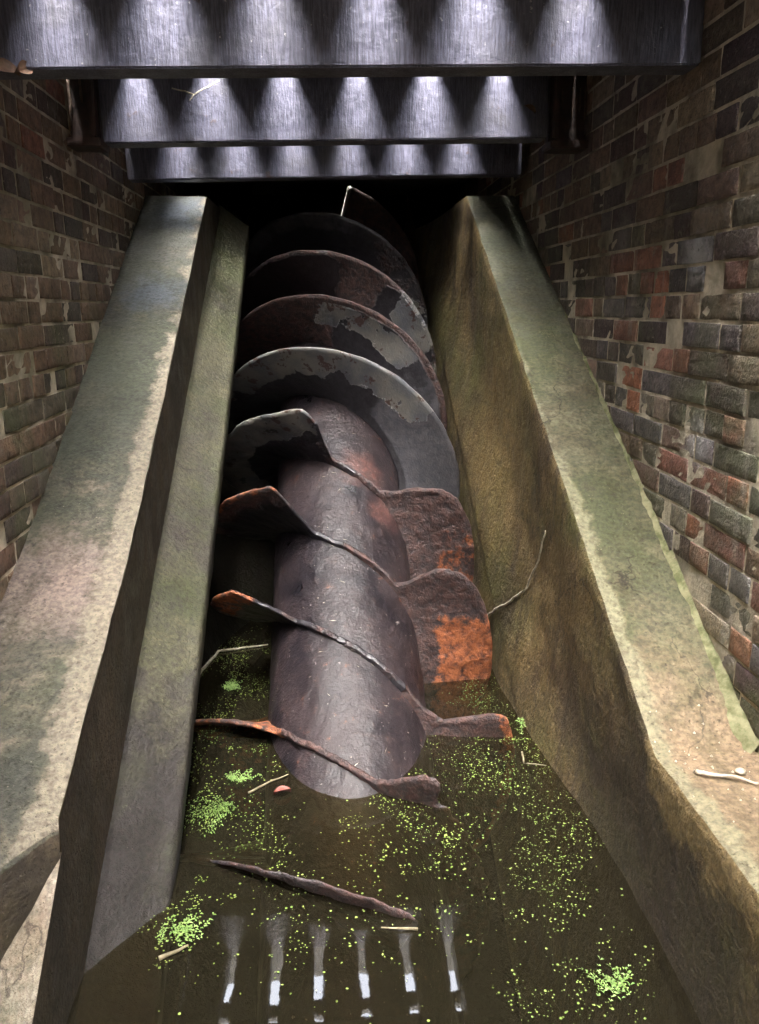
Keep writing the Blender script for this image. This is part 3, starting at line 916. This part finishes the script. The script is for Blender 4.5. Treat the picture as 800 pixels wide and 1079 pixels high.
leaf('dead_leaf', (-.745, 2.268, 2.066), .06, .035, (1.2, -.4, 1.2), M_DRY, 'smaller brown dead leaf beside the curled one under the near beam')
leaf('dead_leaf', (.79, 3.185, 2.19), .05, .022, (1.4, .5, .2), M_DRY, 'tan dead leaf caught on the face of the middle beam near its right end')
mb = MB()
for a, b in (((-.52, 3.17, 2.25), (-.44, 3.15, 2.225)), ((-.44, 3.15, 2.225), (-.35, 3.17, 2.275)), ((-.44, 3.15, 2.225), (-.457, 3.15, 2.205))):
    a, b = Vector(a), Vector(b); mb.tube([a.lerp(b, i / 5) + Vector((0, 0, .004 * nz((i, a.x * 9, 0), .8))) for i in range(6)], .0025, 5)
tag(mb.build('twig', M_TWIG, None, True), 'thin forked twig caught in front of the middle beam', 'twig')
# straw and seed husks stuck to the wet tube
mb = MB()
for _ in range(90):
    ph = random.uniform(-1.2, 1.0); t = random.uniform(1.2, 3.0); a = random.uniform(0, pi); L = random.choice((.006, .008, .012, .02, .028)) ; w = random.uniform(.0008, .0016)
    da, dt = cos(a) * L / R_CORE / 2, sin(a) * L / 2
    o = len(mb.v)
    pts = [screw_pt(R_CORE + .0075, ph - da, t - dt), screw_pt(R_CORE + .009, ph, t + w), screw_pt(R_CORE + .0075, ph + da, t + dt), screw_pt(R_CORE + .009, ph, t - w)]
    mb.v += pts; mb.f.append([o, o + 1, o + 2, o + 3])
tag(mb.build('plant_litter', M_TWIG), 'bits of pale straw and husk stuck to the wet tube', 'litter', kind='stuff')

# ------------------------------------------------------------------ light
w = bpy.data.worlds.new('World'); scene.world = w; w.use_nodes = True
nt = w.node_tree; nt.nodes.clear()
out = nt.nodes.new('ShaderNodeOutputWorld'); bg = nt.nodes.new('ShaderNodeBackground'); sky = nt.nodes.new('ShaderNodeTexSky')
sky.sky_type = 'NISHITA'; sky.sun_disc = False
SUN_EL, SUN_AZ = radians(72), radians(180 + 12)
sky.sun_elevation = SUN_EL; sky.sun_rotation = SUN_AZ; sky.air_density = 1.0; sky.dust_density = 7.0; sky.ozone_density = 1.0
bg.inputs[1].default_value = .15
hs = nt.nodes.new('ShaderNodeHueSaturation'); hs.inputs['Saturation'].default_value = .35   # thin even cloud
nt.links.new(sky.outputs[0], hs.inputs['Color']); nt.links.new(hs.outputs[0], bg.inputs[0]); nt.links.new(bg.outputs[0], out.inputs[0])
sd = Vector((sin(SUN_AZ) * cos(SUN_EL), cos(SUN_AZ) * cos(SUN_EL), sin(SUN_EL)))
L = bpy.data.lights.new('sun', 'SUN'); L.energy = .6; L.angle = radians(35); L.color = (1, .93, .82)
lo = bpy.data.objects.new('sun', L); COL.objects.link(lo); lo.location = (0, -3, 8)
lo.rotation_euler = (-sd).to_track_quat('-Z', 'Y').to_euler()

# ------------------------------------------------------------------ camera
p_, y_, r_ = radians(14.573), radians(3.88), radians(-.5)
Fv = Vector((sin(y_) * cos(p_), cos(y_) * cos(p_), -sin(p_))); Rv = Vector((cos(y_), -sin(y_), 0)); Uv = Rv.cross(Fv)
R2 = Rv * cos(r_) + Uv * sin(r_); U2 = Uv * cos(r_) - Rv * sin(r_)
cd = bpy.data.cameras.new('camera'); cd.sensor_fit = 'VERTICAL'; cd.sensor_height = 24; cd.lens = 24 * 830 / 1079; cd.clip_start = .05; cd.clip_end = 2000
co = bpy.data.objects.new('camera', cd); COL.objects.link(co)
co.matrix_world = Matrix((( R2.x, U2.x, -Fv.x, 0), (R2.y, U2.y, -Fv.y, 0), (R2.z, U2.z, -Fv.z, CAM_H), (0, 0, 0, 1)))
scene.camera = co

scene.view_settings.view_transform = 'Standard'; scene.view_settings.look = 'None'
scene.view_settings.exposure = 5.5; scene.view_settings.gamma = 1; scene.view_settings.use_curve_mapping = False
cy = scene.cycles
cy.use_denoising = True
cy.max_bounces = 10; cy.diffuse_bounces = 6; cy.glossy_bounces = 4; cy.transparent_max_bounces = 12
cy.caustics_reflective = False; cy.caustics_refractive = False
